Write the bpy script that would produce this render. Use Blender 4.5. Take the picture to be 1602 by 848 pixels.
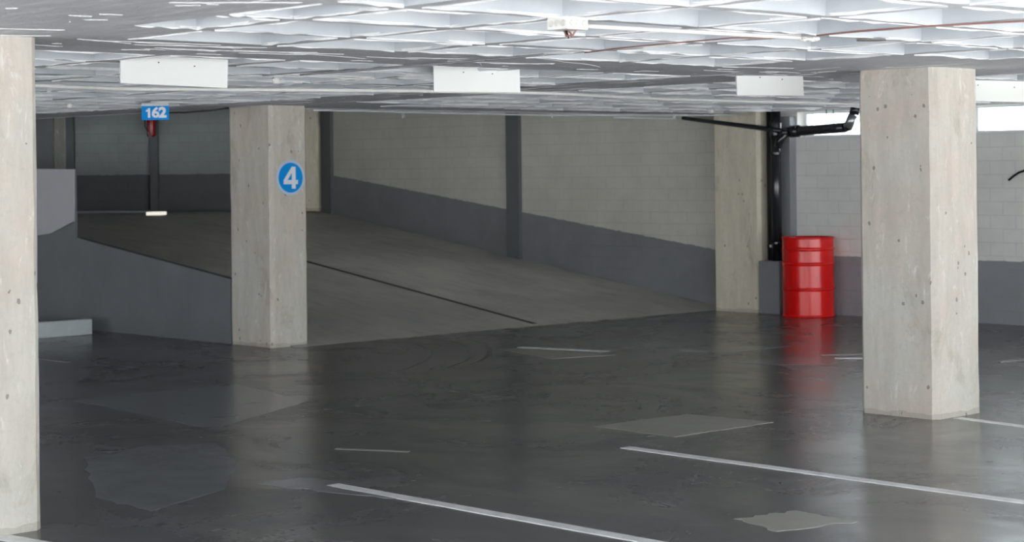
import bpy, bmesh, math, random
from mathutils import Vector, Matrix
random.seed(7)
for o in list(bpy.data.objects): bpy.data.objects.remove(o)
C = bpy.context.scene.collection
SC = bpy.context.scene

# ------------------------------------------------------------------ camera, world, light, exposure
F = 3000.0; EYE = 1.65; RHO = 0.011; PX0, PY0 = 801.0, 268.0
cd = bpy.data.cameras.new('camera'); cam = bpy.data.objects.new('camera', cd); C.objects.link(cam)
cd.sensor_fit = 'HORIZONTAL'; cd.sensor_width = 36; cd.lens = F/1602*36
cd.shift_y = -(424-PY0)/1602.0
cam.matrix_world = Matrix.Translation((0, 0, EYE)) @ Matrix.Rotation(math.pi/2, 4, 'X') @ Matrix.Rotation(-RHO, 4, 'Z')
cd.dof.use_dof = True; cd.dof.focus_distance = 11.5; cd.dof.aperture_fstop = 4.0
cd.clip_end = 300
SC.camera = cam
w = bpy.data.worlds.new('world'); SC.world = w; w.use_nodes = True
wb = w.node_tree.nodes['Background']; wb.inputs[0].default_value = (0.93, 0.97, 1.0, 1); wb.inputs[1].default_value = 9.5
SC.view_settings.view_transform = 'Standard'; SC.view_settings.look = 'None'
SC.view_settings.gamma = 1; SC.view_settings.use_curve_mapping = False
SC.view_settings.exposure = 0.0

def fill_light(name, x, y, sx, sy, z, power, rx=math.pi, colr=(1, .99, .97)):
    # added, unseen fill lamps, mostly upward from the floor, standing in for ground bounce
    ld = bpy.data.lights.new(name, 'AREA'); ld.shape = 'RECTANGLE'; ld.size = sx; ld.size_y = sy; ld.energy = power; ld.color = colr
    o = bpy.data.objects.new(name, ld); C.objects.link(o)
    a = math.radians(46.5)
    o.location = (x*math.cos(a)+y*math.sin(a), -x*math.sin(a)+y*math.cos(a), z)
    o.rotation_euler = (Matrix.Rotation(-a, 4, 'Z') @ Matrix.Rotation(rx, 4, 'X')).to_euler()
    return o
UPL = 2.3
fill_light('fill_up_front', .3, 4, 7.4, 24, .04, UPL*math.pi*7.4*24)
fill_light('fill_up_left', -12.5, -3.3, 7, 8, .04, UPL*math.pi*66)
fill_light('ramp_fill', -17.0, 15.0, 3, .3, 3.5, 14, 0)  # added fill that brightens the ramp, hidden above the slab
fill_light('fill_up_right', -4.8, 15.4, 3.0, 3.6, .04, UPL*math.pi*12.8)

# ------------------------------------------------------------------ frames of reference
ANG = math.radians(46.5)                       # the garage grid: s runs right and nearer, n runs right and farther
ca, sa = math.cos(ANG), math.sin(ANG)
ROTZ = -ANG
H = 2.30
def W(s, n, z=0): return Vector((s*ca+n*sa, -s*sa+n*ca, z))
def SN(v): return (v.x*ca-v.y*sa, v.x*sa+v.y*ca, v.z)
def ray(px, py):
    A, B = px-PX0, PY0-py; c, s = math.cos(RHO), math.sin(RHO)
    return (A*c+B*s)/F, (-A*s+B*c)/F
def at(px, py, Y):
    dx, dz = ray(px, py); return Vector((dx*Y, Y, EYE+dz*Y))
def onz(px, py, z=0):
    dx, dz = ray(px, py); Y = (z-EYE)/dz; return Vector((dx*Y, Y, z))
def onn(px, py, n):
    dx, dz = ray(px, py); Y = n/(dx*sa+ca); return Vector((dx*Y, Y, EYE+dz*Y))
def ons(px, py, s):
    dx, dz = ray(px, py); Y = s/(dx*ca-sa); return Vector((dx*Y, Y, EYE+dz*Y))

# ------------------------------------------------------------------ materials
def L(r, g=None, b=None):
    if g is None: g = b = r
    f = lambda c: (c/255/12.92) if c/255 <= .04045 else ((c/255+.055)/1.055)**2.4
    return (f(r), f(g), f(b), 1)
class M:
    def __init__(s, name):
        s.m = bpy.data.materials.new(name); s.m.use_nodes = True
        s.t = s.m.node_tree; s.b = s.t.nodes['Principled BSDF']
        s.tc = s.t.nodes.new('ShaderNodeTexCoord')
    def n(s, k, **kw):
        x = s.t.nodes.new('ShaderNode'+k)
        for a, v in kw.items(): setattr(x, a, v)
        return x
    def l(s, a, b): s.t.links.new(a, b)
    def map(s, scale=(1, 1, 1), rot=(0, 0, 0), src=None, loc=(0, 0, 0)):
        x = s.n('Mapping'); x.inputs['Scale'].default_value = scale; x.inputs['Rotation'].default_value = rot
        x.inputs['Location'].default_value = loc
        s.l(src or s.tc.outputs['Object'], x.inputs[0]); return x.outputs[0]
    def noise(s, vec, scale, detail=4, rough=.55, dist=0):
        x = s.n('TexNoise'); x.inputs['Scale'].default_value = scale; x.inputs['Detail'].default_value = detail
        x.inputs['Roughness'].default_value = rough; x.inputs['Distortion'].default_value = dist
        s.l(vec, x.inputs['Vector']); return x.outputs['Fac']
    def ramp(s, fac, stops):
        x = s.n('ValToRGB'); e = x.color_ramp.elements
        while len(e) < len(stops): e.new(.5)
        for i, (p, c) in enumerate(stops): e[i].position = p; e[i].color = c if len(c) == 4 else (*c, 1)
        s.l(fac, x.inputs[0]); return x.outputs[0]
    def mix(s, fac, a, b, mode='MIX'):
        x = s.n('Mix', data_type='RGBA', blend_type=mode)
        for k, v in ((0, fac), (6, a), (7, b)):
            if hasattr(v, 'is_output'): s.l(v, x.inputs[k])
            else: x.inputs[k].default_value = v
        return x.outputs[2]
    def math(s, op, a, b=0.0, c=0.0, clamp=False):
        x = s.n('Math', operation=op, use_clamp=clamp)
        for k, v in enumerate((a, b, c)):
            if hasattr(v, 'is_output'): s.l(v, x.inputs[k])
            else: x.inputs[k].default_value = v
        return x.outputs[0]
    def xyz(s, src=None):
        x = s.n('SeparateXYZ'); s.l(src or s.tc.outputs['Object'], x.inputs[0]); return x.outputs
    def bump(s, h, strength, dist=.01, prev=None):
        x = s.n('Bump'); x.inputs['Strength'].default_value = strength; x.inputs['Distance'].default_value = dist
        s.l(h, x.inputs['Height'])
        if prev: s.l(prev, x.inputs['Normal'])
        return x.outputs[0]
    def col(s, c):
        if hasattr(c, 'is_output'): s.l(c, s.b.inputs['Base Color'])
        else: s.b.inputs['Base Color'].default_value = c
    def set(s, rough=None, metal=None, normal=None, spec=None):
        if rough is not None:
            if hasattr(rough, 'is_output'): s.l(rough, s.b.inputs['Roughness'])
            else: s.b.inputs['Roughness'].default_value = rough
        if metal is not None: s.b.inputs['Metallic'].default_value = metal
        if spec is not None: s.b.inputs['Specular IOR Level'].default_value = spec
        if normal is not None: s.l(normal, s.b.inputs['Normal'])
        return s.m
G = lambda v: (v, v, v)

def plain(name, c, rough=.5, metal=0, var=.12, scale=12):
    m = M(name); v = m.map()
    f = m.noise(v, scale)
    dark = tuple(x*(1-var) for x in c[:3])+(1,); lite = tuple(min(1, x*(1+var)) for x in c[:3])+(1,)
    m.col(m.ramp(f, [(.3, dark), (.7, lite)]))
    return m.set(rough, metal, m.bump(m.noise(v, scale*8), .08, .004))

def concrete(name, base, pink, lo=.82):
    m = M(name); v = m.map(); sv = m.map((1, 1, .18))
    big = m.noise(v, 1.7, 5, .6, .4)
    c = m.mix(m.ramp(big, [(.38, G(0)), (.62, G(1))]), base, pink)
    streak = m.noise(sv, 9, 6, .65)
    c = m.mix(m.ramp(streak, [(.35, G(.35)), (.6, G(0))]), c, tuple(x*.62 for x in base[:3])+(1,))
    fine = m.noise(v, 28, 6, .7)
    c = m.mix(m.ramp(fine, [(.3, G(.35)), (.5, G(0))]), c, tuple(x*.7 for x in base[:3])+(1,))
    # pits
    vo = m.n('TexVoronoi'); vo.inputs['Scale'].default_value = 11; m.l(m.map((1, 1, .75)), vo.inputs['Vector'])
    sel = m.math('GREATER_THAN', m.noise(v, 4.3, 3), .50)
    pit = m.math('MULTIPLY', m.math('LESS_THAN', m.math('ADD', vo.outputs['Distance'], m.math('MULTIPLY', m.noise(v, 45, 3), .22)), .232), sel)
    stain = m.ramp(m.noise(m.map((1, 1, .45), loc=(4, 2, 7)), 3.2, 7, .72, .5), [(.56, G(0)), (.68, G(.55))])
    c = m.mix(stain, c, L(158, 152, 132))
    wht = m.ramp(m.noise(m.map((1, 1, .3), loc=(9, 1, 3)), 14, 6, .75, .6), [(.58, G(0)), (.68, G(.5))])
    c = m.mix(wht, c, L(236, 234, 228))
    c = m.mix(m.math('MULTIPLY', pit, .6), c, L(96, 88, 76))
    # board-mark line and damp foot
    z = m.xyz()[2]
    foot = m.math('MULTIPLY', m.math('LESS_THAN', m.math('ADD', z, m.math('MULTIPLY', m.noise(v, 7, 4), -.07)), .0), .3)
    c = m.mix(foot, c, L(120, 112, 98))
    m.col(c)
    b = m.bump(big, .25, .03); b = m.bump(m.noise(v, 45, 5, .7), .35, .006, b)
    inv = m.math('SUBTRACT', 1, pit); b = m.bump(inv, .6, .006, b)
    return m.set(.85, normal=b, spec=.3)

COL = concrete('column_concrete', L(205, 202, 193), L(206, 194, 182))
COLTAN = concrete('tan_concrete', L(226, 219, 200), L(220, 212, 192))
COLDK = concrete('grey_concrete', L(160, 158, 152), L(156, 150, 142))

def blockwall(name, upper, lower, c0, m1, bw=.30, bh=.142, vertical_only=0.3):
    """painted block wall; paint changes at height c0 + m1*s"""
    m = M(name); o = m.xyz()
    cmb = m.n('CombineXYZ'); m.l(o[0], cmb.inputs[0]); m.l(o[2], cmb.inputs[1])
    bt = m.n('TexBrick'); m.l(cmb.outputs[0], bt.inputs['Vector'])
    bt.offset = .5; bt.inputs['Scale'].default_value = 1
    bt.inputs['Brick Width'].default_value = bw; bt.inputs['Row Height'].default_value = bh
    bt.inputs['Mortar Size'].default_value = .006; bt.inputs['Mortar Smooth'].default_value = .3
    bt.inputs['Color1'].default_value = (1, 1, 1, 1); bt.inputs['Color2'].default_value = (.9, .9, .9, 1)
    bt.inputs['Mortar'].default_value = (.35, .35, .35, 1)
    edge = m.math('ADD', m.math('MULTIPLY', o[0], m1), c0)
    edge = m.math('ADD', edge, m.math('MULTIPLY', m.math('SUBTRACT', m.noise(m.map(), 14, 2), .5), .03))
    isup = m.math('GREATER_THAN', o[2], edge)
    v = m.map()
    dirt = m.ramp(m.noise(v, 1.6, 6, .65, .3), [(.3, (.86, .86, .85)), (.6, (1, 1, 1))])
    c = m.mix(isup, lower, upper)
    c = m.mix(1.0, c, dirt, 'MULTIPLY')
    mort = m.math('MULTIPLY', bt.outputs['Fac'], m.math('MULTIPLY', isup, .22))
    c = m.mix(mort, c, tuple(x*.55 for x in upper[:3])+(1,))
    m.col(c)
    hh = m.math('SUBTRACT', 1, bt.outputs['Fac'])
    b = m.bump(hh, .5, .006); b = m.bump(m.noise(v, 60, 4), .25, .004, b)
    return m.set(.7, normal=b, spec=.35)
UP = L(214, 213, 208); LO = L(134, 136, 140)
WALLR = blockwall('painted_block_wall', L(228, 227, 223), L(146, 148, 152), .66, 0)  # ramp wall's paint, lightened to make up for weak light on this wall
SL = (1.66-.685)/(-22.47+14.8)
WALLRAMP = blockwall('ramp_block_wall', L(206, 204, 195), LO, .685-SL*(-14.8), SL)
WALLB = blockwall('rear_block_wall_dimmed', L(160, 166, 165), L(108, 110, 113), 1.66, 0)  # same wall paint, darkened to put the rear wall's dimness into the colour
DADO = plain('dado_grey_paint', LO, .6, var=.06, scale=4)
PILDK = plain('dark_pilaster_paint', L(104, 108, 110), .6, var=.06, scale=4)
PANEL = plain('light_wall_paint', L(184, 184, 187), .6, var=.03, scale=3)
SIDE = plain('ramp_side_paint', L(110, 113, 117), .65, var=.1, scale=2)

def floor_mat():
    m = M('sealed_dark_floor'); v = m.map()
    sw = m.map((.55, 1.4, 1), (0, 0, math.radians(46.5)), loc=(3, 1, 0))
    big = m.noise(v, .45, 5, .6, .5); mid = m.noise(sw, 1.3, 5, .55, .3); fine = m.noise(sw, 5, 4, .6, .2)
    c = m.ramp(big, [(.3, L(86, 88, 89)), (.55, L(99, 100, 100)), (.75, L(111, 111, 108))])
    c = m.mix(m.ramp(mid, [(.48, G(0)), (.75, G(.6))]), c, L(132, 131, 128))
    c = m.mix(m.ramp(fine, [(.2, G(.7)), (.6, G(0))]), c, L(70, 71, 72))
    vo = m.n('TexVoronoi'); vo.inputs['Scale'].default_value = 4.5; m.l(m.map((1, 1, 1), src=None), vo.inputs['Vector'])
    chip = m.math('LESS_THAN', m.math('ADD', vo.outputs['Distance'], m.math('MULTIPLY', fine, .12)), .10)
    c = m.mix(m.math('MULTIPLY', m.math('MULTIPLY', chip, m.math('GREATER_THAN', m.noise(v, .9, 2), .6)), .35), c, L(190, 188, 182))
    # oily darker squares laid on the garage grid
    m.col(c)
    r = m.ramp(m.noise(v, .8, 6, .7, .6), [(.3, G(.16)), (.7, G(.34))])
    b = m.bump(m.noise(v, .8, 2), .04, .02)
    b = m.bump(m.noise(sw, 14, 3, .6), .05, .003, b)
    return m.set(r, normal=b, spec=.55)
FLOOR = floor_mat()
def ramp_mat():
    m = M('ramp_concrete'); v = m.map(); sv = m.map((.4, 1.5, 1))
    c = m.ramp(m.noise(v, .8, 6, .65, .6), [(.3, L(160, 161, 159)), (.7, L(194, 193, 185))])
    c = m.mix(m.ramp(m.noise(sv, 4, 7, .7), [(.3, G(.5)), (.5, G(0))]), c, L(130, 131, 130))
    m.col(c)
    return m.set(.5, normal=m.bump(m.noise(v, 20, 6), .2, .005), spec=.45)
RAMP = ramp_mat()
def ceil_mat():
    m = M('painted_waffle_slab'); v = m.map()
    sv = m.map((1, 3, 1), (0, 0, .5))
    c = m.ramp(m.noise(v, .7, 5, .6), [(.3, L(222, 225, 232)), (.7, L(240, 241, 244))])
    c = m.mix(m.ramp(m.noise(sv, 6, 8, .75, .7), [(.55, G(0)), (.63, G(.9))]), c, L(252, 252, 252))
    c = m.mix(m.ramp(m.noise(sv, 8, 8, .75, .9), [(.28, G(.5)), (.4, G(0))]), c, L(176, 176, 178))
    m.col(c)
    b = m.bump(m.noise(sv, 3.5, 8, .7, 1.2), .9, .06)
    b = m.bump(m.noise(v, 40, 5, .7), .3, .005, b)
    return m.set(.6, normal=b, spec=.4)
CEIL = ceil_mat()
RIDGE = plain('plaster_ridge', L(240, 240, 240), .6, var=.05, scale=30)
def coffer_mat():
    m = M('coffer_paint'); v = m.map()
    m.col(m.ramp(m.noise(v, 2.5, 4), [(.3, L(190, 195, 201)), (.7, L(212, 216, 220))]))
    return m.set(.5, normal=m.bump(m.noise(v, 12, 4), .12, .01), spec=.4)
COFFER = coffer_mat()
WHITEP = plain('white_road_paint', L(240, 241, 242), .45, var=.16, scale=9)
PATCH = plain('grey_floor_repair', L(158, 157, 150), .35, var=.1, scale=5)
PATCHD = plain('floor_repair_and_reflection', L(122, 125, 129), .22, var=.12, scale=3)  # bluish grey for repairs, and for floor reflections painted as pale patches
PLATE = plain('white_sign_plate', L(238, 239, 235), .5, var=.01, scale=3)
SCREW = plain('dark_screw', L(60, 55, 50), .5)
BLUE = plain('sign_blue', L(0, 146, 226), .6, var=.03); BLUE.node_tree.nodes['Principled BSDF'].inputs['Specular IOR Level'].default_value = .15
SWHITE = plain('sign_white', L(228, 232, 240), .4, var=.02)
SRIM = plain('sign_rim', L(188, 204, 226), .4, var=.02)
RED = plain('red_drum_enamel', L(226, 14, 12), .25, var=.06, scale=6)
DRUSTY = plain('drum_top_rust', L(74, 50, 40), .6, var=.3, scale=20)
REDX = plain('dark_red_enamel', L(170, 10, 22), .25, var=.05)
BLK = plain('black_pipe_plastic', L(34, 37, 40), .2, var=.1)
SILV = plain('silver_coupling', L(170, 172, 174), .35, .8, var=.2, scale=40)
CONDW = plain('white_conduit', L(236, 235, 230), .45, var=.04)
CONDG = plain('pale_conduit', L(205, 209, 212), .45, var=.06)
BROWN = plain('brown_cable', L(150, 108, 98), .5, var=.1)
GREEN = plain('green_rod', L(40, 110, 90), .5)
KERB = plain('pale_kerb', L(190, 196, 198), .6, var=.06)
FRAME = plain('window_frame_paint', L(225, 228, 230), .5, var=.02)
SCUFF = plain('tyre_scuff', L(112, 112, 110), .4, var=.2)

def glass_mat():
    m = M('window_glass'); t = m.t
    tr = m.n('BsdfTransparent'); gl = m.n('BsdfGlossy'); gl.inputs['Roughness'].default_value = .05
    f = m.n('Fresnel'); f.inputs[0].default_value = 1.45
    v = m.noise(m.map(), 3, 2); tr.inputs[0].default_value = (.95, .97, .97, 1)
    mx = m.n('MixShader'); m.l(f.outputs[0], mx.inputs[0]); m.l(tr.outputs[0], mx.inputs[1]); m.l(gl.outputs[0], mx.inputs[2])
    m.l(mx.outputs[0], t.nodes['Material Output'].inputs[0]); return m.m
GLASS = glass_mat()
def glow_mat():
    m = M('glowing_white'); m.col(L(235, 235, 225)); m.b.inputs['Emission Color'].default_value = L(255, 252, 236)
    m.b.inputs['Emission Strength'].default_value = .75; return m.m
GLOW = glow_mat()

# ------------------------------------------------------------------ mesh helpers
def link(name, bm, mats, parent=None, loc=(0, 0, 0), rotz=0, smooth=False, bevel=0):
    bmesh.ops.recalc_face_normals(bm, faces=bm.faces)
    me = bpy.data.meshes.new(name); bm.to_mesh(me); bm.free()
    for m in (mats if isinstance(mats, (list, tuple)) else [mats]): me.materials.append(m)
    if smooth:
        for p in me.polygons: p.use_smooth = True
    o = bpy.data.objects.new(name, me); C.objects.link(o)
    o.location = loc; o.rotation_euler = (0, 0, rotz)
    if parent: o.parent = parent
    if bevel:
        b = o.modifiers.new('bevel', 'BEVEL'); b.width = bevel; b.segments = 2; b.limit_method = 'ANGLE'
    return o
def struct(o): o['kind'] = 'structure'; return o
def tag(o, label, cat, group=None):
    o['label'] = label; o['category'] = cat
    if group: o['group'] = group
    return o
def thing(name, label, cat, loc=(0, 0, 0), rotz=0, group=None):
    o = bpy.data.objects.new(name, None); C.objects.link(o); o.empty_display_size = .1
    o.location = loc; o.rotation_euler = (0, 0, rotz); return tag(o, label, cat, group)
def prism(bm, pts, z0, z1, mi=0):
    """pts: list of (x,y); z0,z1 numbers or lists"""
    n = len(pts); g = lambda z, i: z[i] if isinstance(z, (list, tuple)) else z
    lo = [bm.verts.new((p[0], p[1], g(z0, i))) for i, p in enumerate(pts)]
    hi = [bm.verts.new((p[0], p[1], g(z1, i))) for i, p in enumerate(pts)]
    fs = [bm.faces.new(lo[::-1]), bm.faces.new(hi)]
    for i in range(n): fs.append(bm.faces.new((lo[i], lo[(i+1) % n], hi[(i+1) % n], hi[i])))
    for f in fs: f.material_index = mi
    return fs
def box(bm, x0, x1, y0, y1, z0, z1, mi=0): return prism(bm, [(x0, y0), (x1, y0), (x1, y1), (x0, y1)], z0, z1, mi)
def sbox(name, mat, s0, s1, n0, n1, z0, z1, bevel=0, parent=None):
    bm = bmesh.new(); box(bm, s0, s1, n0, n1, z0, z1); return link(name, bm, mat, parent, rotz=ROTZ, bevel=bevel)
def tube(bm, pts, r, seg=12, cap=True):
    pts = [Vector(p) for p in pts]; rs = r if isinstance(r, (list, tuple)) else [r]*len(pts)
    rings = []; prev = None
    for i, p in enumerate(pts):
        t = ((pts[min(i+1, len(pts)-1)]-p).normalized()+(p-pts[max(i-1, 0)]).normalized())
        t = t.normalized() if t.length > 1e-6 else Vector((0, 0, 1))
        u = prev - t*prev.dot(t) if prev else (Vector((0, 0, 1)) if abs(t.z) < .9 else Vector((1, 0, 0))).cross(t)
        u.normalize(); prev = u; v = t.cross(u)
        rings.append([bm.verts.new(p+(u*math.cos(k*2*math.pi/seg)+v*math.sin(k*2*math.pi/seg))*rs[i]) for k in range(seg)])
    for a, b in zip(rings, rings[1:]):
        for k in range(seg): bm.faces.new((a[k], a[(k+1) % seg], b[(k+1) % seg], b[k]))
    if cap: bm.faces.new(rings[0][::-1]); bm.faces.new(rings[-1])
def lathe(bm, prof, seg=48, c=(0, 0, 0), mi=0, caps=True):
    rings = [[bm.verts.new((c[0]+r*math.cos(k*2*math.pi/seg), c[1]+r*math.sin(k*2*math.pi/seg), c[2]+z)) for k in range(seg)] for r, z in prof]
    for a, b in zip(rings, rings[1:]):
        for k in range(seg): bm.faces.new((a[k], a[(k+1) % seg], b[(k+1) % seg], b[k])).material_index = mi
    if caps: bm.faces.new(rings[0][::-1]); bm.faces.new(rings[-1])
def densify(pts, k=6):
    out = []
    for a, b in zip(pts, pts[1:]):
        for i in range(k): out.append(a.lerp(b, i/k))
    return out+[pts[-1]]

# ------------------------------------------------------------------ structure
S_OPEN = 7.5; N_L = -7.5; N_W = 17.42; S_R = -14.65; S_T = -22.47; Z_T = 1.10; S_E = -15.4; N_E = 11.0
bm = bmesh.new()
prism(bm, [(S_OPEN, N_L), (S_OPEN, N_W+.3), (S_R, N_W+.3), (S_R, N_L)], -.2, 0)
prism(bm, [(S_R, N_L), (S_R, 11.05), (-30, 11.05), (-30, N_L)], -.2, 0)
struct(link('floor', bm, FLOOR, rotz=ROTZ))
bm = bmesh.new()
pts = [(S_R, 11.05), (S_R, N_W), (S_T, N_W), (S_T, 11.05)]
prism(bm, pts, -.2, [0.0, 0.0, Z_T, Z_T])
prism(bm, [(S_T, 11.05), (S_T, N_W), (-24.5, N_W), (-34, 24), (-34, 6), (-26.0, 6), (-26, 11.05)], Z_T-.3, Z_T)
ramp = struct(link('ramp', bm, RAMP, rotz=ROTZ))
# expansion groove running up the ramp
a, b = onz(830, 510), None
ga = SN(a); gz = lambda s: (S_R-s)/(S_R-S_T)*Z_T
bm = bmesh.new()
gn = 13.55
q = SN(onz(815, 507))
n1 = q[1]; n0 = n1
prism(bm, [(S_R-.1, n0-.035), (S_R-.1, n0+.035), (-19.6, n0+.035), (-19.6, n0-.035)], [gz(S_R-.1)-.01]*2+[gz(-19.6)-.01]*2, [gz(S_R-.1)+.003]*2+[gz(-19.6)+.003]*2)
link('ramp_joint', bm, plain('joint_filler', L(62, 63, 63), .7), ramp)

# main wall with high strip windows
ZS = 2.0
bm = bmesh.new()
box(bm, S_R, S_OPEN+3, N_W, N_W+.3, 0, ZS)
for s0, s1 in ((S_R, -13.62), (-11.95, -11.35), (-6.0, -5.6), (0, .4)): box(bm, s0, s1, N_W, N_W+.3, ZS, H+.35)
box(bm, -13.62, S_OPEN+3, N_W, N_W+.3, H-.015, H+.4)
struct(link('wall_right', bm, WALLR, rotz=ROTZ))
bm = bmesh.new(); box(bm, S_T, S_R, N_W, N_W+.3, 0, 3.6)
struct(link('wall_ramp', bm, WALLRAMP, rotz=ROTZ))
wi = 1
for s0, s1 in ((-13.62, -11.95), (-11.35, -6.0), (-5.6, 0)):
    wn = bpy.data.objects.new('window_%d' % wi, None); C.objects.link(wn); struct(wn); wi += 1
    wn.location = W((s0+s1)/2, N_W+.15, ZS); wn.rotation_euler = (0, 0, ROTZ)
    hl = (s1-s0)/2
    bm = bmesh.new(); hh = H-.015-ZS
    box(bm, -hl, hl, -.02, .03, 0, .025); box(bm, -hl, hl, -.02, .03, hh-.02, hh)
    box(bm, -hl, -hl+.03, -.02, .03, .025, hh-.02); box(bm, hl-.03, hl, -.02, .03, .025, hh-.02)
    k = max(1, int((s1-s0)/1.8))
    for i in range(1, k): x = -hl+2*hl*i/k; box(bm, x-.015, x+.015, -.02, .03, .025, hh-.02)
    link('window_frame', bm, FRAME, wn)
    bm = bmesh.new(); box(bm, -hl+.03, hl-.03, .0, .005, .025, hh-.02); link('pane', bm, GLASS, wn)
    if wi >= 3:
        bm = bmesh.new()
        for i in range(4):
            z = .035+i*.033
            prism(bm, [(-hl+.35, .06), (hl-.1, .06), (hl-.1, .085), (-hl+.35, .085)], [z, z, z+.012, z+.012], [z+.003, z+.003, z+.015, z+.015])
        link('louvre', bm, FRAME, wn)
# dark painted pier between the pipes and the window, and the low grey boxing at the pipe foot
struct(sbox('trim_1', DADO, -13.98, -13.64, N_W-.12, N_W, 0, 2.24, .006))
struct(sbox('trim_2', DADO, -13.92, -13.62, 17.06, N_W-.12, 0, .60, .01))
# dark pilasters on the ramp wall
def ramp_s(px): 
    v = onn(px, 250, N_W-.06); return SN(v)[0]
struct(sbox('trim_3', PILDK, ramp_s(791), ramp_s(811), N_W-.06, N_W, 0, 3.5, .004))
struct(sbox('trim_4', PILDK, S_T, ramp_s(517), N_W-.06, N_W, 0.9, 3.5, .004))

# low wall along the near side of the ramp and the taller wall that continues it
s117 = SN(onn(117, 300, 10.85))[0]
bm = bmesh.new()
prism(bm, [(-15.43, 10.85), (-15.43, 10.93), (s117, 10.93), (s117, 10.85)], 0, [.63, .63, .985, .985])
box(bm, s117-9, s117, 10.85, 10.875, 0, 1.725)
struct(link('wall_left', bm, SIDE, rotz=ROTZ))
bm = bmesh.new()
poly = [onn(x, y, 10.85) for x, y in ((10, 263.5), (117, 265), (117, 346), (80, 365.5), (58.5, 368.5), (58.5, 443), (10, 443))]
poly = [SN(p) for p in poly]
fr = [bm.verts.new((p[0], 10.835, p[2])) for p in poly]; bk = [bm.verts.new((p[0], 10.85, p[2])) for p in poly]
bm.faces.new(fr); bm.faces.new(bk[::-1])
for i in range(len(fr)): bm.faces.new((fr[i], bk[i], bk[(i+1) % 7], fr[(i+1) % 7]))
struct(link('trim_5', bm, PANEL, rotz=ROTZ))

# rear wall at the head of the ramp
E0 = W(S_T, N_W); dirb = Vector((-1, .05, 0)).normalized(); nb = Vector((.05, 1, 0)).normalized()
BR = math.atan2(dirb.y, dirb.x)-math.pi     # local x points right along the wall
def backx(px):
    dx, _ = ray(px, 270); t = (E0.x-dx*E0.y)/(dx*dirb.y-dirb.x); return -t
bm = bmesh.new(); box(bm, backx(105), .4, 0, .25, 0.5, 3.6)
struct(link('wall_back', bm, WALLB, loc=(E0.x, E0.y, 0), rotz=BR))
for i, (a_, b_) in enumerate(((105, 118), (236.5, 249))):
    bm = bmesh.new(); box(bm, backx(a_), backx(b_), -.08, 0, Z_T, 3.5)
    struct(link('trim_%d' % (6+i), bm, PILDK, loc=(E0.x, E0.y, 0), rotz=BR, bevel=.004))
bm = bmesh.new(); box(bm, -14, backx(104)+3, 1.6, 1.85, 0.5, 3.6); 
struct(link('wall_rear_recess', bm, DADO, loc=(E0.x, E0.y, 0), rotz=BR))
# pale kerb strip at the foot of the rear wall
bm = bmesh.new(); box(bm, backx(118)+.01, backx(236)+.0, -.10, -.0, Z_T, Z_T+.03)
struct(link('trim_8', bm, KERB, loc=(E0.x, E0.y, 0), rotz=BR))

# closing walls that the camera only glimpses
struct(sbox('wall_far', DADO, -34.3, -34, -9, 24, 0, 3.6))
struct(sbox('wall_left_far', DADO, -34, -13, N_L-.3, N_L, 0, H+.1))
struct(sbox('wall_upper', DADO, S_E, S_E+.2, N_E, N_W, H+.31, 3.6))
struct(sbox('wall_upper_side', DADO, -34, S_E, N_E-.2, N_E, H+.31, 3.6))
bm = bmesh.new(); prism(bm, [(S_E+.2, N_E-.2), (S_E+.2, N_W+.6), (-34, 24.5), (-34, N_E-.2)], 3.6, 3.8)
struct(link('ceiling_upper', bm, PANEL, rotz=ROTZ))

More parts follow.
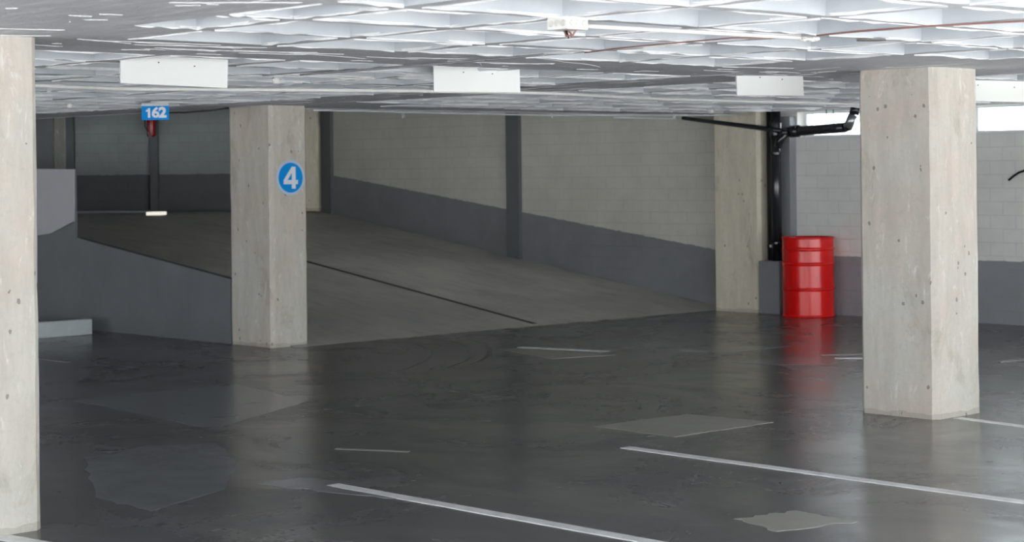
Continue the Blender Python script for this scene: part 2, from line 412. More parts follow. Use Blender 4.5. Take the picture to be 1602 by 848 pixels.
# ------------------------------------------------------------------ waffle ceiling
def waffle():
    bm = bmesh.new()
    se = [-7.83+.71*k for k in range(0, 18)]                 # in front of the solid band
    sb = [-8.70-.71*k for k in range(0, 30)]                 # behind it
    ne = [4.84+.87*k for k in range(-16, 15)]
    rows = [(a, a+.71, 1) for a in se]+[(-8.70, -7.83, 0)]+[(a-.71, a, 1) for a in sb]
    rows.sort()
    rib = .10; dep = .27; tap = .10
    def quad(v, mi=0):
        f = bm.faces.new([bm.verts.new(p) for p in v]); f.material_index = mi
    for s0, s1, ok in rows:
        for j in range(len(ne)-1):
            n0, n1 = ne[j], ne[j+1]
            if abs(n1-4.84) < .01: n0 = 4.42
            if abs(n1-3.97) < .01: n1 = 4.42
            if n0 > N_W: continue
            ns1 = min(n1, N_W)
            sc, nc = (s0+s1)/2, (n0+n1)/2
            if sc < S_E-.0 and nc > N_E: continue
            solid = not ok or n1 > N_W+.01
            if abs(nc-10.5) < .3: solid = True
            for cs, cn in ((-8.2, 3.9), (-7.6, 10.6), (-15.0, 11.0)):
                if abs(sc-cs) < 1.25 and abs(nc-cn) < 1.15: solid = True
            if 3.0 < nc < 4.42: solid = True
            if nc < 4.42 and nc > 1.0 and -9.3 < sc < -3.2: solid = True
            if sc < S_E+.8 and nc > N_E-.6 : solid = True
            if solid:
                quad([(s0, n0, H), (s1, n0, H), (s1, ns1, H), (s0, ns1, H)]); continue
            a0, a1, b0, b1 = s0+.0, s1-rib, n0+rib, n1-.0
            k = 5
            def edge(p, q):
                out = []
                for i in range(k):
                    t = i/k; jit = (random.random()-.5)
                    out.append((p[0]+(q[0]-p[0])*t+jit*.012*(i > 0), p[1]+(q[1]-p[1])*t+(random.random()-.5)*.012*(i > 0), H-.004*random.random()))
                return out
            cor = [(a0, b0), (a1, b0), (a1, b1), (a0, b1)]
            out = [(s0, n0), (s1, n0), (s1, n1), (s0, n1)]
            ins = [(a0+tap*(.6), b0+tap), (a1-tap, b0+tap), (a1-tap, b1-tap*.6), (a0+tap*.6, b1-tap*.6)]
            ring = []
            for i in range(4): ring += edge(cor[i], cor[(i+1) % 4])
            V = [bm.verts.new(p) for p in ring]
            IN = [bm.verts.new((p[0], p[1], H+dep)) for p in ins]
            OUT = [bm.verts.new((p[0], p[1], H)) for p in out]
            for i in range(4):
                seg = [V[(i*k+t) % (4*k)] for t in range(k+1)]
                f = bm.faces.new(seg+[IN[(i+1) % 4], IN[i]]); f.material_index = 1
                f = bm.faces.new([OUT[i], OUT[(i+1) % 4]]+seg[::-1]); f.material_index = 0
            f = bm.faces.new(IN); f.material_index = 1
            # plaster lip round the mouth of the coffer
            for i in range(4):
                p, q2 = Vector((*cor[i], 0)), Vector((*cor[(i+1) % 4], 0)); d = (q2-p).normalized(); nr = Vector((-d.y, d.x, 0))
                prev = None
                if random.random() < .22: continue
                for t in range(9):
                    c0 = p.lerp(q2, t/8); wd = .003+.013*random.random()**2; hh = .002+.009*random.random()
                    cur = [bm.verts.new((c0+nr*.002)[:2]+(H+.006,)), bm.verts.new((c0-nr*wd*.4)[:2]+(H-hh,)), bm.verts.new((c0-nr*wd)[:2]+(H+.002,))]
                    if prev:
                        for m_ in range(2): bm.faces.new((prev[m_], cur[m_], cur[m_+1], prev[m_+1])).material_index = 2
                    prev = cur
    # trowel ridges of plaster left on the flat parts
    def stroke(s, n, ang, Lg, wmax, bend):
        prev = None; N = 10; p = Vector((s, n, 0)); a = ang
        for t in range(N+1):
            d = Vector((math.cos(a), math.sin(a), 0)); nr = Vector((-d.y, d.x, 0))
            wd = wmax*(.25+.75*random.random())*(1 if 0 < t < N else .1)
            hh = .3*wd+.002
            if not (p.y > N_E and p.x < S_E):
                cur = [bm.verts.new((p+nr*wd)[:2]+(H+.001,)), bm.verts.new((p)[:2]+(H-hh,)), bm.verts.new((p-nr*wd)[:2]+(H+.001,))]
                if prev:
                    for m_ in range(2): bm.faces.new((prev[m_], cur[m_], cur[m_+1], prev[m_+1])).material_index = 2
                prev = cur
            p = p+d*Lg/N; a += bend/N+(random.random()-.5)*.25
    for k in range(150):
        s = -3.5-5.6*random.random(); n = 1.0+3.4*random.random()
        stroke(s, n, random.choice((0, math.pi/2, .8))+random.uniform(-.5, .5), random.choice((.05, .1, .25, .5, .8)), random.uniform(.002, .007), random.uniform(-.8, .8))
    for k in range(110):
        s = -8.68+.82*random.random(); n = 2+15*random.random()
        stroke(s, n, random.uniform(1.2, 1.9), random.choice((.05, .15, .4, .7)), random.uniform(.002, .008), random.uniform(-.3, .3))
    for k in range(60):
        s = -15.3+9*random.random(); n = 10.1+.8*random.random()
        stroke(s, n, random.uniform(-.3, .3), random.choice((.05, .15, .4, .7)), random.uniform(.003, .009), random.uniform(-.3, .3))
    # roof skin and slab edges
    quad([(S_OPEN, N_L, H+.31), (S_OPEN, N_W+.3, H+.31), (S_E-.05, N_W+.3, H+.31), (S_E-.05, N_L, H+.31)])
    quad([(S_E, N_L, H+.31), (S_E, N_E, H+.31), (-34, N_E, H+.31), (-34, N_L, H+.31)])
    quad([(S_E-.05, N_E, H), (S_E-.05, N_W, H), (S_E-.05, N_W, H+.31), (S_E-.05, N_E, H+.31)])
    quad([(S_E, N_E, H), (-34, N_E, H), (-34, N_E, H+.31), (S_E, N_E, H+.31)])
    me = bpy.data.meshes.new('ceiling'); bm.to_mesh(me); bm.free()
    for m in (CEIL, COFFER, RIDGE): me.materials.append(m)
    o = bpy.data.objects.new('ceiling', me); C.objects.link(o); o.rotation_euler = (0, 0, ROTZ)
    struct(o)
waffle()

# ------------------------------------------------------------------ concrete columns
def column(label, s0, s1, n0, n1, z0=0, z1=H, mat=COL, ch=.036, rotz=ROTZ, base=None):
    if base is None: base = W((s0+s1)/2, (n0+n1)/2, z0)
    hx, hy = (s1-s0)/2, (n1-n0)/2
    bm = bmesh.new(); K = 14
    ring0 = [(-hx+ch, -hy), (hx-ch, -hy), (hx, -hy+ch), (hx, hy-ch), (hx-ch, hy), (-hx+ch, hy), (-hx, hy-ch), (-hx, -hy+ch)]
    rings = []
    for k in range(K+1):
        z = (z1-z0)*k/K
        rings.append([bm.verts.new((x+(random.random()-.5)*.005, y+(random.random()-.5)*.005, z)) for x, y in ring0])
    for a, b in zip(rings, rings[1:]):
        for i in range(8): bm.faces.new((a[i], a[(i+1) % 8], b[(i+1) % 8], b[i]))
    bm.faces.new(rings[0][::-1]); bm.faces.new(rings[-1])
    o = link('concrete_column', bm, mat, loc=base, rotz=rotz)
    return tag(o, label, 'column')
column('nearest concrete column at the left edge of the view, cut by the frame', -8.62, -8.02, 4.08, 4.57)
column('large pale concrete column in the right foreground with a rough chamfered edge', -7.77, -7.16, 10.58, 11.11)
ccol = column('concrete column carrying the round blue 4 sign, beside the foot of the ramp', -15.43, -14.74, 10.84, 11.28)
column('tan concrete column against the wall, left of the black downpipes and red drum', -14.62, -13.93, 17.1, 17.42, mat=COLTAN)
p = at(486, 300, 28.1)
column('narrow concrete column at the top of the ramp, peeking out behind the column with the 4 sign', 0, .42, 0, .3, 0, 2.4, mat=COLTAN, rotz=BR, base=Vector((p.x-.07, 28.1, Z_T)))
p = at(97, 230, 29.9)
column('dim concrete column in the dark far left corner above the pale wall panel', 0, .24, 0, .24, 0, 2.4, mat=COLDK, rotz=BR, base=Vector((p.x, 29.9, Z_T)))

# ------------------------------------------------------------------ white blank plates under the ceiling
def plate(corners, Yl, Yr, label):
    (x0, y0), (x1, y1), (x2, y2), (x3, y3) = corners           # tl, tr, br, bl
    tl, tr, br, bl = at(x0, y0, Yl), at(x1, y1, Yr), at(x2, y2, Yr), at(x3, y3, Yl)
    top = (tl+tr)/2; t = thing('hanging_sign', label, 'sign', (top.x, top.y, H-.001), 0, 'blank white hanging signs')
    d = (tr-tl); d.z = 0; nrm = Vector((d.y, -d.x, 0)).normalized()
    o = t.location
    bm = bmesh.new(); th = .018
    fr = [bm.verts.new(v-o) for v in (tl, tr, br, bl)]; bk = [bm.verts.new(v-nrm*th-o) for v in (tl, tr, br, bl)]
    bm.faces.new(fr); bm.faces.new(bk[::-1])
    for i in range(4): bm.faces.new((fr[i], bk[i], bk[(i+1) % 4], fr[(i+1) % 4]))
    link('board', bm, PLATE, t, bevel=.002)
    for f_ in (.2, .8):
        c = tl.lerp(tr, f_)-nrm*th*.5-o
        bm = bmesh.new(); tube(bm, [c+Vector((0, 0, -.02)), Vector((c.x, c.y, .0))], .004, 8); link('hanger', bm, CONDG, t)
    for u, v in ((.345, .24), (.68, .3)):
        c = tl.lerp(tr, u).lerp(bl.lerp(br, u), v)+nrm*.001-o
        bm = bmesh.new(); tube(bm, [c-nrm*.003, c+nrm*.003], .004, 8); link('screw', bm, SCREW, t)
plate([(189, 83.5), (357, 93), (356, 138), (189, 130)], 10.75, 11.1, 'leftmost blank white sign board hanging from the ceiling, above the blue 162 sign')
plate([(678, 103.5), (813, 103), (814, 145), (679, 143.5)], 12.25, 12.35, 'blank white sign board hanging from the ceiling in the middle of the view')
plate([(1152, 111.5), (1256, 114), (1258, 150), (1154, 149)], 13.4, 13.6, 'blank white sign board hanging just left of the large right column')
plate([(1470, 124), (1640, 128), (1640, 161), (1470, 157)], 14.4, 14.8, 'blank white sign board half hidden behind the large right column at the right edge')

# ------------------------------------------------------------------ text helper
def text_mesh(body, size, mat, parent, name, loc, rot, off=.0, sx=1, depth=.001):
    cu = bpy.data.curves.new(name, 'FONT'); cu.body = body; cu.size = size; cu.align_x = 'CENTER'; cu.align_y = 'CENTER'
    cu.offset = off; cu.extrude = depth; cu.space_character = 1.08
    to = bpy.data.objects.new(name, cu); C.objects.link(to)
    bpy.context.view_layer.update()
    me = bpy.data.meshes.new_from_object(to.evaluated_get(bpy.context.evaluated_depsgraph_get()))
    bpy.data.objects.remove(to); me.name = name
    me.materials.clear(); me.materials.append(mat)
    o = bpy.data.objects.new(name, me); C.objects.link(o); o.parent = parent
    o.location = loc; o.rotation_euler = rot; o.scale = (sx, 1, 1); return o

# blue 162 sign
Y1 = 17.4; tl, br = at(221.5, 166, Y1), at(264.5, 187.5, Y1)
cx, cz = (tl.x+br.x)/2, (tl.z+br.z)/2; hw, hh = (br.x-tl.x)/2, (tl.z-br.z)/2
sg = thing('bay_number_sign', 'small blue sign reading 162 hanging from the ceiling, left of the column', 'sign', (cx, Y1, cz-hh))
bm = bmesh.new(); box(bm, -hw, hw, 0, .012, 0, 2*hh); link('plate', bm, BLUE, sg)
bm = bmesh.new(); box(bm, -hw-.001, hw+.001, -.003, .03, 2*hh, 2*hh+.026); link('top_flange', bm, CONDG, sg)
bm = bmesh.new(); tube(bm, [(0, .015, 2*hh+.026), (0, .015, H+.26-(cz-hh))], .006, 8); link('hanger', bm, CONDG, sg)
text_mesh('6', .125, SWHITE, sg, 'number', (.002, -.0015, hh), (math.pi/2, 0, 0), .0040, 1.15)
text_mesh('2', .125, SWHITE, sg, 'number', (.066, -.0015, hh), (math.pi/2, 0, 0), .0062, 1.1)
bm = bmesh.new(); one = [(-.016, -.042), (.006, -.042), (.006, .044), (-.010, .044), (-.020, .032), (-.034, .026), (-.034, .010), (-.016, .014)]
va = [bm.verts.new((x-.052, -.0025, z+hh)) for x, z in one]; vb = [bm.verts.new((x-.052, -.0003, z+hh)) for x, z in one]
bm.faces.new(va); bm.faces.new(vb[::-1])
for i in range(len(va)): bm.faces.new((va[i], vb[i], vb[(i+1) % len(va)], va[(i+1) % len(va)]))
link('number', bm, SWHITE, sg)
# round 4 sign on the column's right face (local frame of the grid; face normal = +s)
pc = ons(454, 278, -14.74)
sg = thing('round_number_sign', 'round blue sign with a white 4 on the middle column', 'sign', pc, ROTZ)
R = .170
def disc(r, x0, x1, mat, name):
    bm = bmesh.new(); lathe(bm, [(r, 0), (r, x1-x0)], 64)
    bmesh.ops.rotate(bm, verts=bm.verts, cent=(0, 0, 0), matrix=Matrix.Rotation(math.pi/2, 3, 'Y'))
    bmesh.ops.translate(bm, verts=bm.verts, vec=(x0, 0, 0)); return link(name, bm, mat, sg)
disc(R, .0035, .007, SRIM, 'rim'); disc(R*.84, .007, .009, BLUE, 'face')
bm = bmesh.new()
pts4 = [(.012, -.105), (.058, -.105), (.058, -.062), (.085, -.062), (.085, -.022), (.058, -.022), (.058, .105), (.012, .105), (-.085, -.022), (-.085, -.062), (.012, -.062)]
hole = [(.012, -.022), (.012, .045), (-.038, -.022)]
def p4(p, x): return (x, p[0], p[1])
outer = [bm.verts.new(p4(p, .0105)) for p in pts4]; inner = [bm.verts.new(p4(p, .0105)) for p in hole]
es = [bm.edges.new((outer[i], outer[(i+1) % len(outer)])) for i in range(len(outer))]+[bm.edges.new((inner[i], inner[(i+1) % 3])) for i in range(3)]
bmesh.ops.triangle_fill(bm, use_beauty=True, edges=es)
ex = bmesh.ops.extrude_face_region(bm, geom=bm.faces[:])
bmesh.ops.translate(bm, verts=[v for v in ex['geom'] if isinstance(v, bmesh.types.BMVert)], vec=(-.0015, 0, 0))
link('digit', bm, SWHITE, sg)

# ------------------------------------------------------------------ red drum
db = onz(1265, 497.5); dY = db.y+.2925
dr = thing('oil_drum', 'red steel drum standing by the wall beside the black downpipe', 'drum', (ray(1264.5, 440)[0]*dY, dY, 0), .3)
r0 = .285; Hd = .885
prof = [(r0-.01, 0.0), (r0+.006, .002), (r0+.008, .014), (r0, .022)]
def ringp(z, a=.012, w_=.016): return [(r0, z-w_), (r0+a*.7, z-w_*.5), (r0+a, z), (r0+a*.7, z+w_*.5), (r0, z+w_)]
def ringx(z): return [(r0, z-.022)]+ringp(z)+[(r0, z+.022)]
prof += [(r0, .028)]+ringx(.308)+ringx(.588)
prof += [(r0, .728), (r0, .735)]+[(r0+.004, .742), (r0+.007, .752), (r0+.004, .762), (r0, .77), (r0, .777)]+[(r0, Hd-.03), (r0, Hd-.022)]
bm = bmesh.new(); lathe(bm, prof, 96, caps=False); bm.faces.new([v for v in bm.verts][:96][::-1])
link('body', bm, RED, dr, smooth=True)
bm = bmesh.new(); lathe(bm, [(r0-.012, Hd-.03), (r0, Hd-.022), (r0+.007, Hd-.016), (r0+.009, Hd-.008), (r0+.004, Hd), (r0-.006, Hd-.002), (r0-.012, Hd-.012)], 96, caps=False)
link('rim', bm, RED, dr, smooth=True)
bm = bmesh.new(); lathe(bm, [(r0-.011, Hd-.024), (r0-.011, Hd-.016)], 64)
lid = link('lid', bm, DRUSTY, dr)
bm = bmesh.new(); lathe(bm, [(.035, Hd-.016), (.035, Hd-.006), (.028, Hd-.003)], 24, c=(-.15, .08, 0)); link('bung', bm, SILV, lid)

# ------------------------------------------------------------------ drain pipes
pa = onn(1205.5, 300, 17.22); pb = onn(1214.5, 300, 17.16)
t = thing('downpipe', 'thin matt black downpipe beside the tan wall column', 'pipe', (pa.x, pa.y, .60))
bm = bmesh.new(); tube(bm, [(0, 0, 0), (0, 0, H-.60)], .038, 24); link('pipe', bm, plain('matt_black', L(20, 21, 24), .6), t, smooth=True)
for z in (.15, 1.5):
    bm = bmesh.new(); lathe(bm, [(.042, z), (.042, z+.03)], 24); link('clamp', bm, BLK, t)
t = thing('drain_pipe', 'glossy black drain pipe with branches reaching left and right under the ceiling', 'pipe', (pb.x, pb.y, .60))
o = Vector(t.location)
bm = bmesh.new(); tube(bm, [(0, 0, 0), (0, 0, H-.60)], .058, 32); st = link('pipe', bm, BLK, t, smooth=True)
for py in (240, 380):
    z = at(1214, py, pb.y).z-.60
    bm = bmesh.new(); lathe(bm, [(.064, z-.012), (.064, z+.012)], 32); link('collar', bm, BLK, t)
z = at(1214, 203, pb.y).z-.60
bm = bmesh.new(); lathe(bm, [(.066, z-.09), (.07, z-.06), (.07, z+.07), (.066, z+.1)], 32); link('collar', bm, BLK, t, smooth=True)
Yp = pb.y-.12
br = densify([at(1222, 208, Yp), at(1240, 206, Yp-.02), at(1322, 199.5, Yp-.75)], 4)
bm = bmesh.new(); tube(bm, [v-o for v in br], [.056]*len(br), 24); link('branch', bm, BLK, t, smooth=True)
j0, j1 = at(1238, 206, Yp-.03), at(1249, 205, Yp-.12)
bm = bmesh.new(); tube(bm, [j0-o, j1-o], .068, 24); link('collar', bm, BLK, t, smooth=True)
e = at(1322, 199.5, Yp-.75)
bm = bmesh.new(); tube(bm, [v-o for v in (e, at(1327, 198, Yp-.78), at(1330, 192, Yp-.8), at(1334, 181, Yp-.82))], [.05, .055, .05, .045], 24); link('elbow', bm, BLK, t, smooth=True)
bm = bmesh.new(); tube(bm, [at(1326.5, 199, Yp-.80)-o, at(1334.5, 180, Yp-.84)-o], [.052, .052], 24); link('coupling', bm, SILV, t, smooth=True)
up = at(1336, 179, Yp-.82)
bm = bmesh.new(); tube(bm, [up-o, at(1338, 172, Yp-.82)-o, Vector((up.x+.02, up.y, H+.01))-o], .056, 24); link('riser', bm, BLK, t, smooth=True)
bm = bmesh.new(); tube(bm, [v-o for v in (at(1235, 206, Yp), at(1226, 212, Yp-.02), at(1219, 223, Yp-.01), at(1217, 229, Yp+.02))], [.045, .05, .05, .046], 24)
link('wye_branch', bm, BLK, t, smooth=True)
lf = densify([at(1224, 205, Yp), at(1180, 199, Yp+.2), at(1120, 191.5, Yp+.6), at(1068, 185, Yp+.95)], 3)
bm = bmesh.new(); tube(bm, [v-o for v in lf], [.032-.012*i/(len(lf)-1) for i in range(len(lf))], 16); link('side_pipe', bm, BLK, t, smooth=True)
for x in (1293, 1304):
    a_ = at(x, 201, Yp-.5); bm = bmesh.new(); tube(bm, [a_-o, Vector((a_.x, a_.y, H))-o], .006, 8); link('hanger', bm, GREEN, t)

# ------------------------------------------------------------------ conduits, cables and fittings on the ceiling
def run(name, pts, r, mat, label, cat, z=None, jitter=0, seg=10, k=5):
    P = [onz(x, y, z if z else H-r-.014) for x, y in pts]; P = densify(P, k)
    if jitter: P = [p+Vector(((random.random()-.5)*jitter, 0, 0)) for p in P]
    o = P[0].copy(); bm = bmesh.new(); tube(bm, [p-o for p in P], r, seg)
    ob = link(name, bm, mat, loc=o, smooth=True); return tag(ob, label, cat)
run('conduit', [(913, 40.5), (1060, 48.5), (1252, 59)], .010, CONDW, 'white conduit running from the junction box to a plastered joint', 'conduit', z=H-.035)
run('cable', [(1278, 55.5), (1340, 49), (1440, 41.5), (1640, 31)], .0045, BROWN, 'brown cable stapled to the ceiling, running off the right edge', 'cable')
run('cable', [(915, 82.5), (960, 76), (1040, 68.5), (1150, 59), (1255, 60)], .0035, BROWN, 'thin brown cable rising across the ceiling below the white conduit', 'cable')
run('cable', [(470, 117), (560, 110), (645, 103.5), (760, 94), (850, 85.5)], .007, plain('old_cable', L(150, 150, 150), .5), 'grey cable crossing the ceiling above the middle white sign', 'cable')
run('conduit', [(-20, 131), (100, 135.5), (190, 139), (357, 140), (640, 142), (860, 146), (1040, 155), (1345, 163)], .014, CONDW, 'long pale conduit crossing the ceiling behind the white signs', 'conduit', z=H-.05)
run('conduit', [(490, 172), (700, 177), (860, 180.5), (1155, 180)], .010, CONDG, 'pale conduit along the ceiling edge in front of the ramp', 'conduit', z=H-.04)
run('conduit', [(960, 184), (1030, 185.5), (1058, 186)], .009, CONDG, 'short pale conduit ending beside the thin black pipe', 'conduit', z=H-.08)
run('cable', [(-10, 122), (130, 118), (250, 126), (380, 119), (428, 122)], .005, CONDG, 'thin pale cable leading to the small ceiling fitting', 'cable')
run('cable', [(240, 176), (290, 176), (330, 173), (357, 169)], .009, plain('black_cable', L(40, 40, 40), .5), 'dark cable sagging between the 162 sign and the column', 'cable')
# black cable on the right wall
P = [onn(x, y, N_W-.02) for x, y in ((1578, 282), (1585, 276), (1594, 270), (1612, 264), (1640, 262))]
o = P[0].copy(); bm = bmesh.new(); tube(bm, [p-o for p in densify(P, 3)], .012, 10)
tag(link('cable', bm, BLK, loc=o, smooth=True), 'loose black cable on the block wall at the right edge', 'cable')

# junction box with knock-outs and loose wires
jb = onz(888, 27, H); 
t = thing('junction_box', 'open white junction box with loose wires hanging from the ceiling', 'junction box', (jb.x, jb.y, H), ROTZ)
bw = .062; 
bm = bmesh.new(); box(bm, -bw, bw, -bw, bw, -.055, 0); link('body', bm, CONDW, t, bevel=.004)
for k in (-1, 0, 1):
    for face in (0, 1):
        bm = bmesh.new(); lathe(bm, [(.014, 0), (.014, .004), (.010, .006)], 20)
        rot = Matrix.Rotation(math.pi/2, 3, 'Y') if face else Matrix.Rotation(math.pi/2, 3, 'X')
        bmesh.ops.rotate(bm, verts=bm.verts, cent=(0, 0, 0), matrix=rot)
        bmesh.ops.translate(bm, verts=bm.verts, vec=(bw, k*.037, -.028) if face else (k*.037, -bw, -.028))
        link('knockout', bm, plain('knockout_plastic', L(214, 210, 202), .5) if not bpy.data.materials.get('knockout_plastic') else bpy.data.materials['knockout_plastic'], t)
for pth, m_ in (([(-.01, 0, -.055), (-.005, .005, -.075), (.005, .0, -.088)], BLK), ([(-.02, 0, -.055), (0, -.01, -.08), (.03, .0, -.078), (.04, .01, -.055)], BROWN), ([(0, 0, -.055), (.01, .01, -.07), (.02, .0, -.085)], BROWN)):
    bm = bmesh.new(); tube(bm, pth, .0045, 8); link('wire', bm, m_, t, smooth=True)

def blob(bm, c, r, sq=(1, 1, .6), n=2, jit=.25):
    g = bmesh.ops.create_icosphere(bm, subdivisions=n, radius=r)
    for v in g['verts']:
        v.co = Vector((v.co.x*sq[0], v.co.y*sq[1], v.co.z*sq[2]))*(1+(random.random()-.5)*jit)+Vector(c)
# plastered joint
p = onz(1266, 57, H)
bm = bmesh.new()
for k in range(7): blob(bm, ((k-3)*.012, 0, -.012), .018+.006*random.random(), jit=.4)
tag(link('plastered_joint', bm, CONDW, loc=p, smooth=False), 'lumpy white plastered joint where the conduit meets the brown cable', 'conduit joint')
def clip(px, py, label, sz=.02, z=H):
    p = onz(px, py, z); t = thing('ceiling_fitting', label, 'ceiling fitting', p)
    bm = bmesh.new(); box(bm, -sz*1.6, sz*1.6, -sz, sz, -.012, 0); link('base', bm, CONDG, t, bevel=.003)
    bm = bmesh.new(); lathe(bm, [(sz*.8, -.05), (sz*.9, -.03), (sz*.7, -.012)], 16); link('socket', bm, CONDW, t, smooth=True)
    bm = bmesh.new(); tube(bm, [(sz, 0, -.012), (sz*1.8, 0, -.03), (sz*2.4, 0, -.035)], .005, 8); link('wire', bm, CONDG, t)
clip(432, 119, 'small pale lamp socket on the ceiling, right of the leftmost white sign', .03)
clip(1112, 170, 'small fitting on the ceiling edge below the right hanging white sign', .03)
clip(110, 160, 'small fitting on the ceiling near the dark far left corner', .03)
clip(630, 178, 'tiny pipe clip on the ceiling edge, left of the dark wall pilaster', .012, H-.0)
clip(863, 178, 'tiny pipe clip on the ceiling edge, right of the dark wall pilaster', .012, H-.0)
clip(1055, 178, 'pale clip at the end of the short conduit by the black side pipe', .02)
p = onz(1416, 56, H); ps = SN(p)
s_rib = min([-7.83+.71*k-.05 for k in range(8)], key=lambda q: abs(q-ps[0])); n_rib = min([4.89+.87*k for k in range(12)], key=lambda q: abs(q-ps[1]))
p = W(s_rib, ps[1], H) if abs(s_rib-ps[0]) < abs(n_rib-ps[1]) else W(ps[0], n_rib, H)
bm = bmesh.new(); lathe(bm, [(.075, -.012), (.07, -.004), (.05, 0)], 32)
tag(link('smoke_detector', bm, plain('cap_grey', L(150, 148, 145), .6), loc=p), 'flat round grey disc fitting on the ceiling above the large right column', 'detector')

# ------------------------------------------------------------------ fire extinguisher on the rear pilaster
dx, _ = ray(236.5, 200); ey = E0.y+.28-.08-.34
t = thing('fire_extinguisher', 'dark red fire extinguisher on the rear wall, half hidden behind the 162 sign', 'fire extinguisher', (dx*ey, ey, at(237, 214, ey).z))
bm = bmesh.new(); lathe(bm, [(.045, 0), (.062, .012), (.066, .03), (.066, .40), (.055, .44), (.025, .47), (.022, .49)], 32); link('cylinder', bm, REDX, t, smooth=True)
bm = bmesh.new(); lathe(bm, [(.022, .49), (.024, .52), (.015, .54)], 16); box(bm, -.01, .09, -.01, .01, .54, .555); link('valve', bm, BLK, t)
bm = bmesh.new(); tube(bm, [(-.02, -.02, .51), (-.085, -.02, .45), (-.085, -.03, .15), (-.03, -.07, .05)], .009, 10); link('hose', bm, BLK, t, smooth=True)
bm = bmesh.new(); tube(bm, [(-.03, -.072, .07), (.0, -.072, .0)], [.012, .02], 12); link('nozzle', bm, SILV, t)
bm = bmesh.new(); box(bm, -.05, .05, .06, .19, .2, .23); link('bracket', bm, BLK, t)

# glowing white strip lying at the top of the ramp
p = onz(250, 332.5, Z_T+.03)
bm = bmesh.new(); prism(bm, [(-.13, -.12), (.06, -.12), (.11, .12), (-.08, .12)], 0, .045)
tag(link('white_strip', bm, GLOW, loc=(p.x, p.y-.2, Z_T), bevel=.003), 'small bright white flat strip at the top of the ramp, below the 162 sign', 'light')

# ------------------------------------------------------------------ low white kerb by the ramp side wall
ka, kb = SN(onz(145, 523.5)), SN(onz(55, 527.5))
bm = bmesh.new(); box(bm, ka[0]-.14, ka[0], 6.5, 10.845, 0, .165)
k_ = link('concrete_kerb', bm, KERB, loc=(0, 0, 0), rotz=ROTZ, bevel=.01)
kn = ka[1]
for v in k_.data.vertices:
    if v.co.y > 8: v.co.y = min(kn, 10.845)
tag(k_, 'low pale concrete kerb on the floor beside the left foreground column', 'kerb')

# ------------------------------------------------------------------ painted lines and patches on the floor
def decal(name, px, label, cat, mat, z=.003, group=None, sub=1, jit=0):
    P = [onz(x, y, 0) for x, y in px]
    if sub > 1:
        Q = []
        for a_, b_ in zip(P, P[1:]+P[:1]):
            for i in range(sub): Q.append(a_.lerp(b_, i/sub)+Vector(((random.random()-.5)*jit*(i > 0), (random.random()-.5)*jit*(i > 0), 0)))
        P = Q
    c = sum(P, Vector())/len(P); c.z = 0
    bm = bmesh.new(); prism(bm, [((v-c).x, (v-c).y) for v in P], 0.0, z)
    return tag(link(name, bm, mat, loc=c), label, cat, group)
def line(p0, p1, wdt, label, name='parking_line', mat=WHITEP, z=.003):
    a_, b_ = onz(*p0), onz(*p1); d = (b_-a_).normalized(); nn = Vector((-d.y, d.x, 0))*wdt/2
    c = a_.copy(); N = 24; Lg = (b_-a_).length
    left = [a_+d*Lg*i/N+nn*(1+(random.random()-.5)*.10) for i in range(N+1)]; right = [a_+d*Lg*i/N-nn*(1+(random.random()-.5)*.10) for i in range(N+1)]
    P = left+right[::-1]
    bm = bmesh.new(); prism(bm, [((v-c).x, (v-c).y) for v in P], 0, z)
    return tag(link(name, bm, mat, loc=c), label, 'painted line')
line((978, 700), (1660, 794), .085, 'long white parking line in front of the large right column')
line((520, 758.5), (1120, 866.5), .085, 'white parking line in the foreground, running off the bottom edge')
line((1498, 654), (1660, 675), .075, 'white parking line starting at the right foot of the large column')
line((-60, 829), (90, 856), .10, 'white painted line in the bottom left corner')
line((813, 543), (951, 550), .10, 'short white painted bar beside the pale triangular patch')
line((1306, 560.5), (1352, 560.5), .09, 'short white painted bar just left of the large right column')
line((1285, 556), (1352, 554), .05, 'faint thin white bar behind the short one by the large right column', mat=PATCH)
line((60, 561), (107, 567), .06, 'faint short painted line right of the left foreground column', mat=PATCH)
line((525, 702), (640, 706.5), .045, 'short faint pale scrape on the floor above the foreground parking line', name='floor_scrape', mat=PATCH, z=.0015)
line((1560, 566), (1650, 560), .10, 'faint pale strip on the floor at the right edge behind the large column', mat=PATCH)
decal('floor_patch', [(928, 667), (1075, 648), (1210, 661), (1055, 684)], 'largest pale diamond repair patch on the floor in the centre', 'floor patch', PATCH, .002, sub=8, jit=.02)
decal('floor_patch', [(1148, 812), (1245, 799), (1342, 816), (1215, 832)], 'small pale diamond patch near the bottom right of the floor', 'floor patch', PATCH, .002, sub=8, jit=.04)
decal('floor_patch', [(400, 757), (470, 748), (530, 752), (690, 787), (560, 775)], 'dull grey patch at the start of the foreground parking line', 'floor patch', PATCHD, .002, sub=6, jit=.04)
decal('floor_patch', [(780, 546), (812, 545), (965, 555.5), (862, 561.5)], 'pale triangular patch behind the short white bar in the middle', 'floor patch', PATCH, .002, sub=5, jit=.02)
decal('floor_patch', [(1145, 567), (1230, 560), (1325, 565), (1270, 572)], 'faint pale patch in the red reflection in front of the drum', 'floor patch', PATCHD, .002, sub=6, jit=.05)
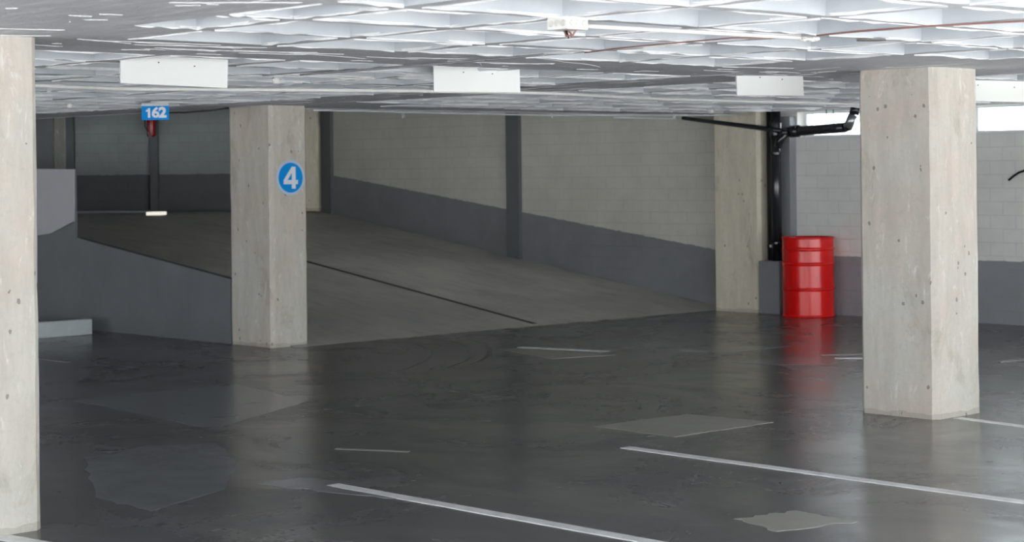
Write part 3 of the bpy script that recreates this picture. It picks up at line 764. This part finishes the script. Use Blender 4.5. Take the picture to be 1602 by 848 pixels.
decal('floor_patch', [(1050, 548), (1110, 542), (1240, 541), (1150, 552)], 'faint pale patch on the floor in front of the tan wall column', 'floor patch', PATCHD, .002, sub=6, jit=.05)
decal('floor_patch', [(118, 627), (250, 612), (372, 601), (480, 628), (330, 672), (215, 646)], 'broad bluish polished patch with painted-in reflection on the floor below the middle column', 'floor patch', PATCHD, .0008, sub=8, jit=.03)  # smooth patch, its bright reflection put into the paler colour
decal('floor_patch', [(130, 716), (230, 697), (340, 694), (372, 720), (352, 765), (235, 800), (150, 778)], 'ragged bluish painted reflection on the floor right of the left foreground column', 'floor patch', PATCHD, .0008, sub=9, jit=.03)  # bright floor reflection painted as a paler patch
# tyre arcs
for px, lb in (([(622, 530), (660, 541), (672, 552), (660, 566), (628, 580)], 'left curved pale tyre scuff in front of the ramp'),
               ([(680, 529), (722, 538), (738, 549), (733, 562), (700, 575)], 'middle curved pale tyre scuff in front of the ramp'),
               ([(728, 529), (756, 538), (766, 548), (758, 561), (735, 570)], 'right curved pale tyre scuff in front of the ramp')):
    P = [onz(x, y) for x, y in px]
    Q = []
    for i in range(len(P)-1):
        p0, p1, p2, p3 = P[max(i-1, 0)], P[i], P[i+1], P[min(i+2, len(P)-1)]
        for k in range(6):
            t_ = k/6; Q.append(.5*((2*p1)+(p2-p0)*t_+(2*p0-5*p1+4*p2-p3)*t_*t_+(3*p1-p0-3*p2+p3)*t_**3))
    Q.append(P[-1]); c = Q[0].copy(); wd = .022
    Lf, Rt = [], []
    for i, q_ in enumerate(Q):
        d = (Q[min(i+1, len(Q)-1)]-Q[max(i-1, 0)]).normalized(); nn = Vector((-d.y, d.x, 0))*wd*math.sin(math.pi*(i+.4)/(len(Q)))
        Lf.append(q_+nn-c); Rt.append(q_-nn-c)
    bm = bmesh.new()
    vl = [bm.verts.new((v.x, v.y, .0015)) for v in Lf]; vr = [bm.verts.new((v.x, v.y, .0015)) for v in Rt]
    for i in range(len(vl)-1): bm.faces.new((vl[i], vl[i+1], vr[i+1], vr[i]))
    tag(link('tyre_mark', bm, SCUFF, loc=c), lb, 'tyre mark', 'tyre scuffs in front of the ramp')
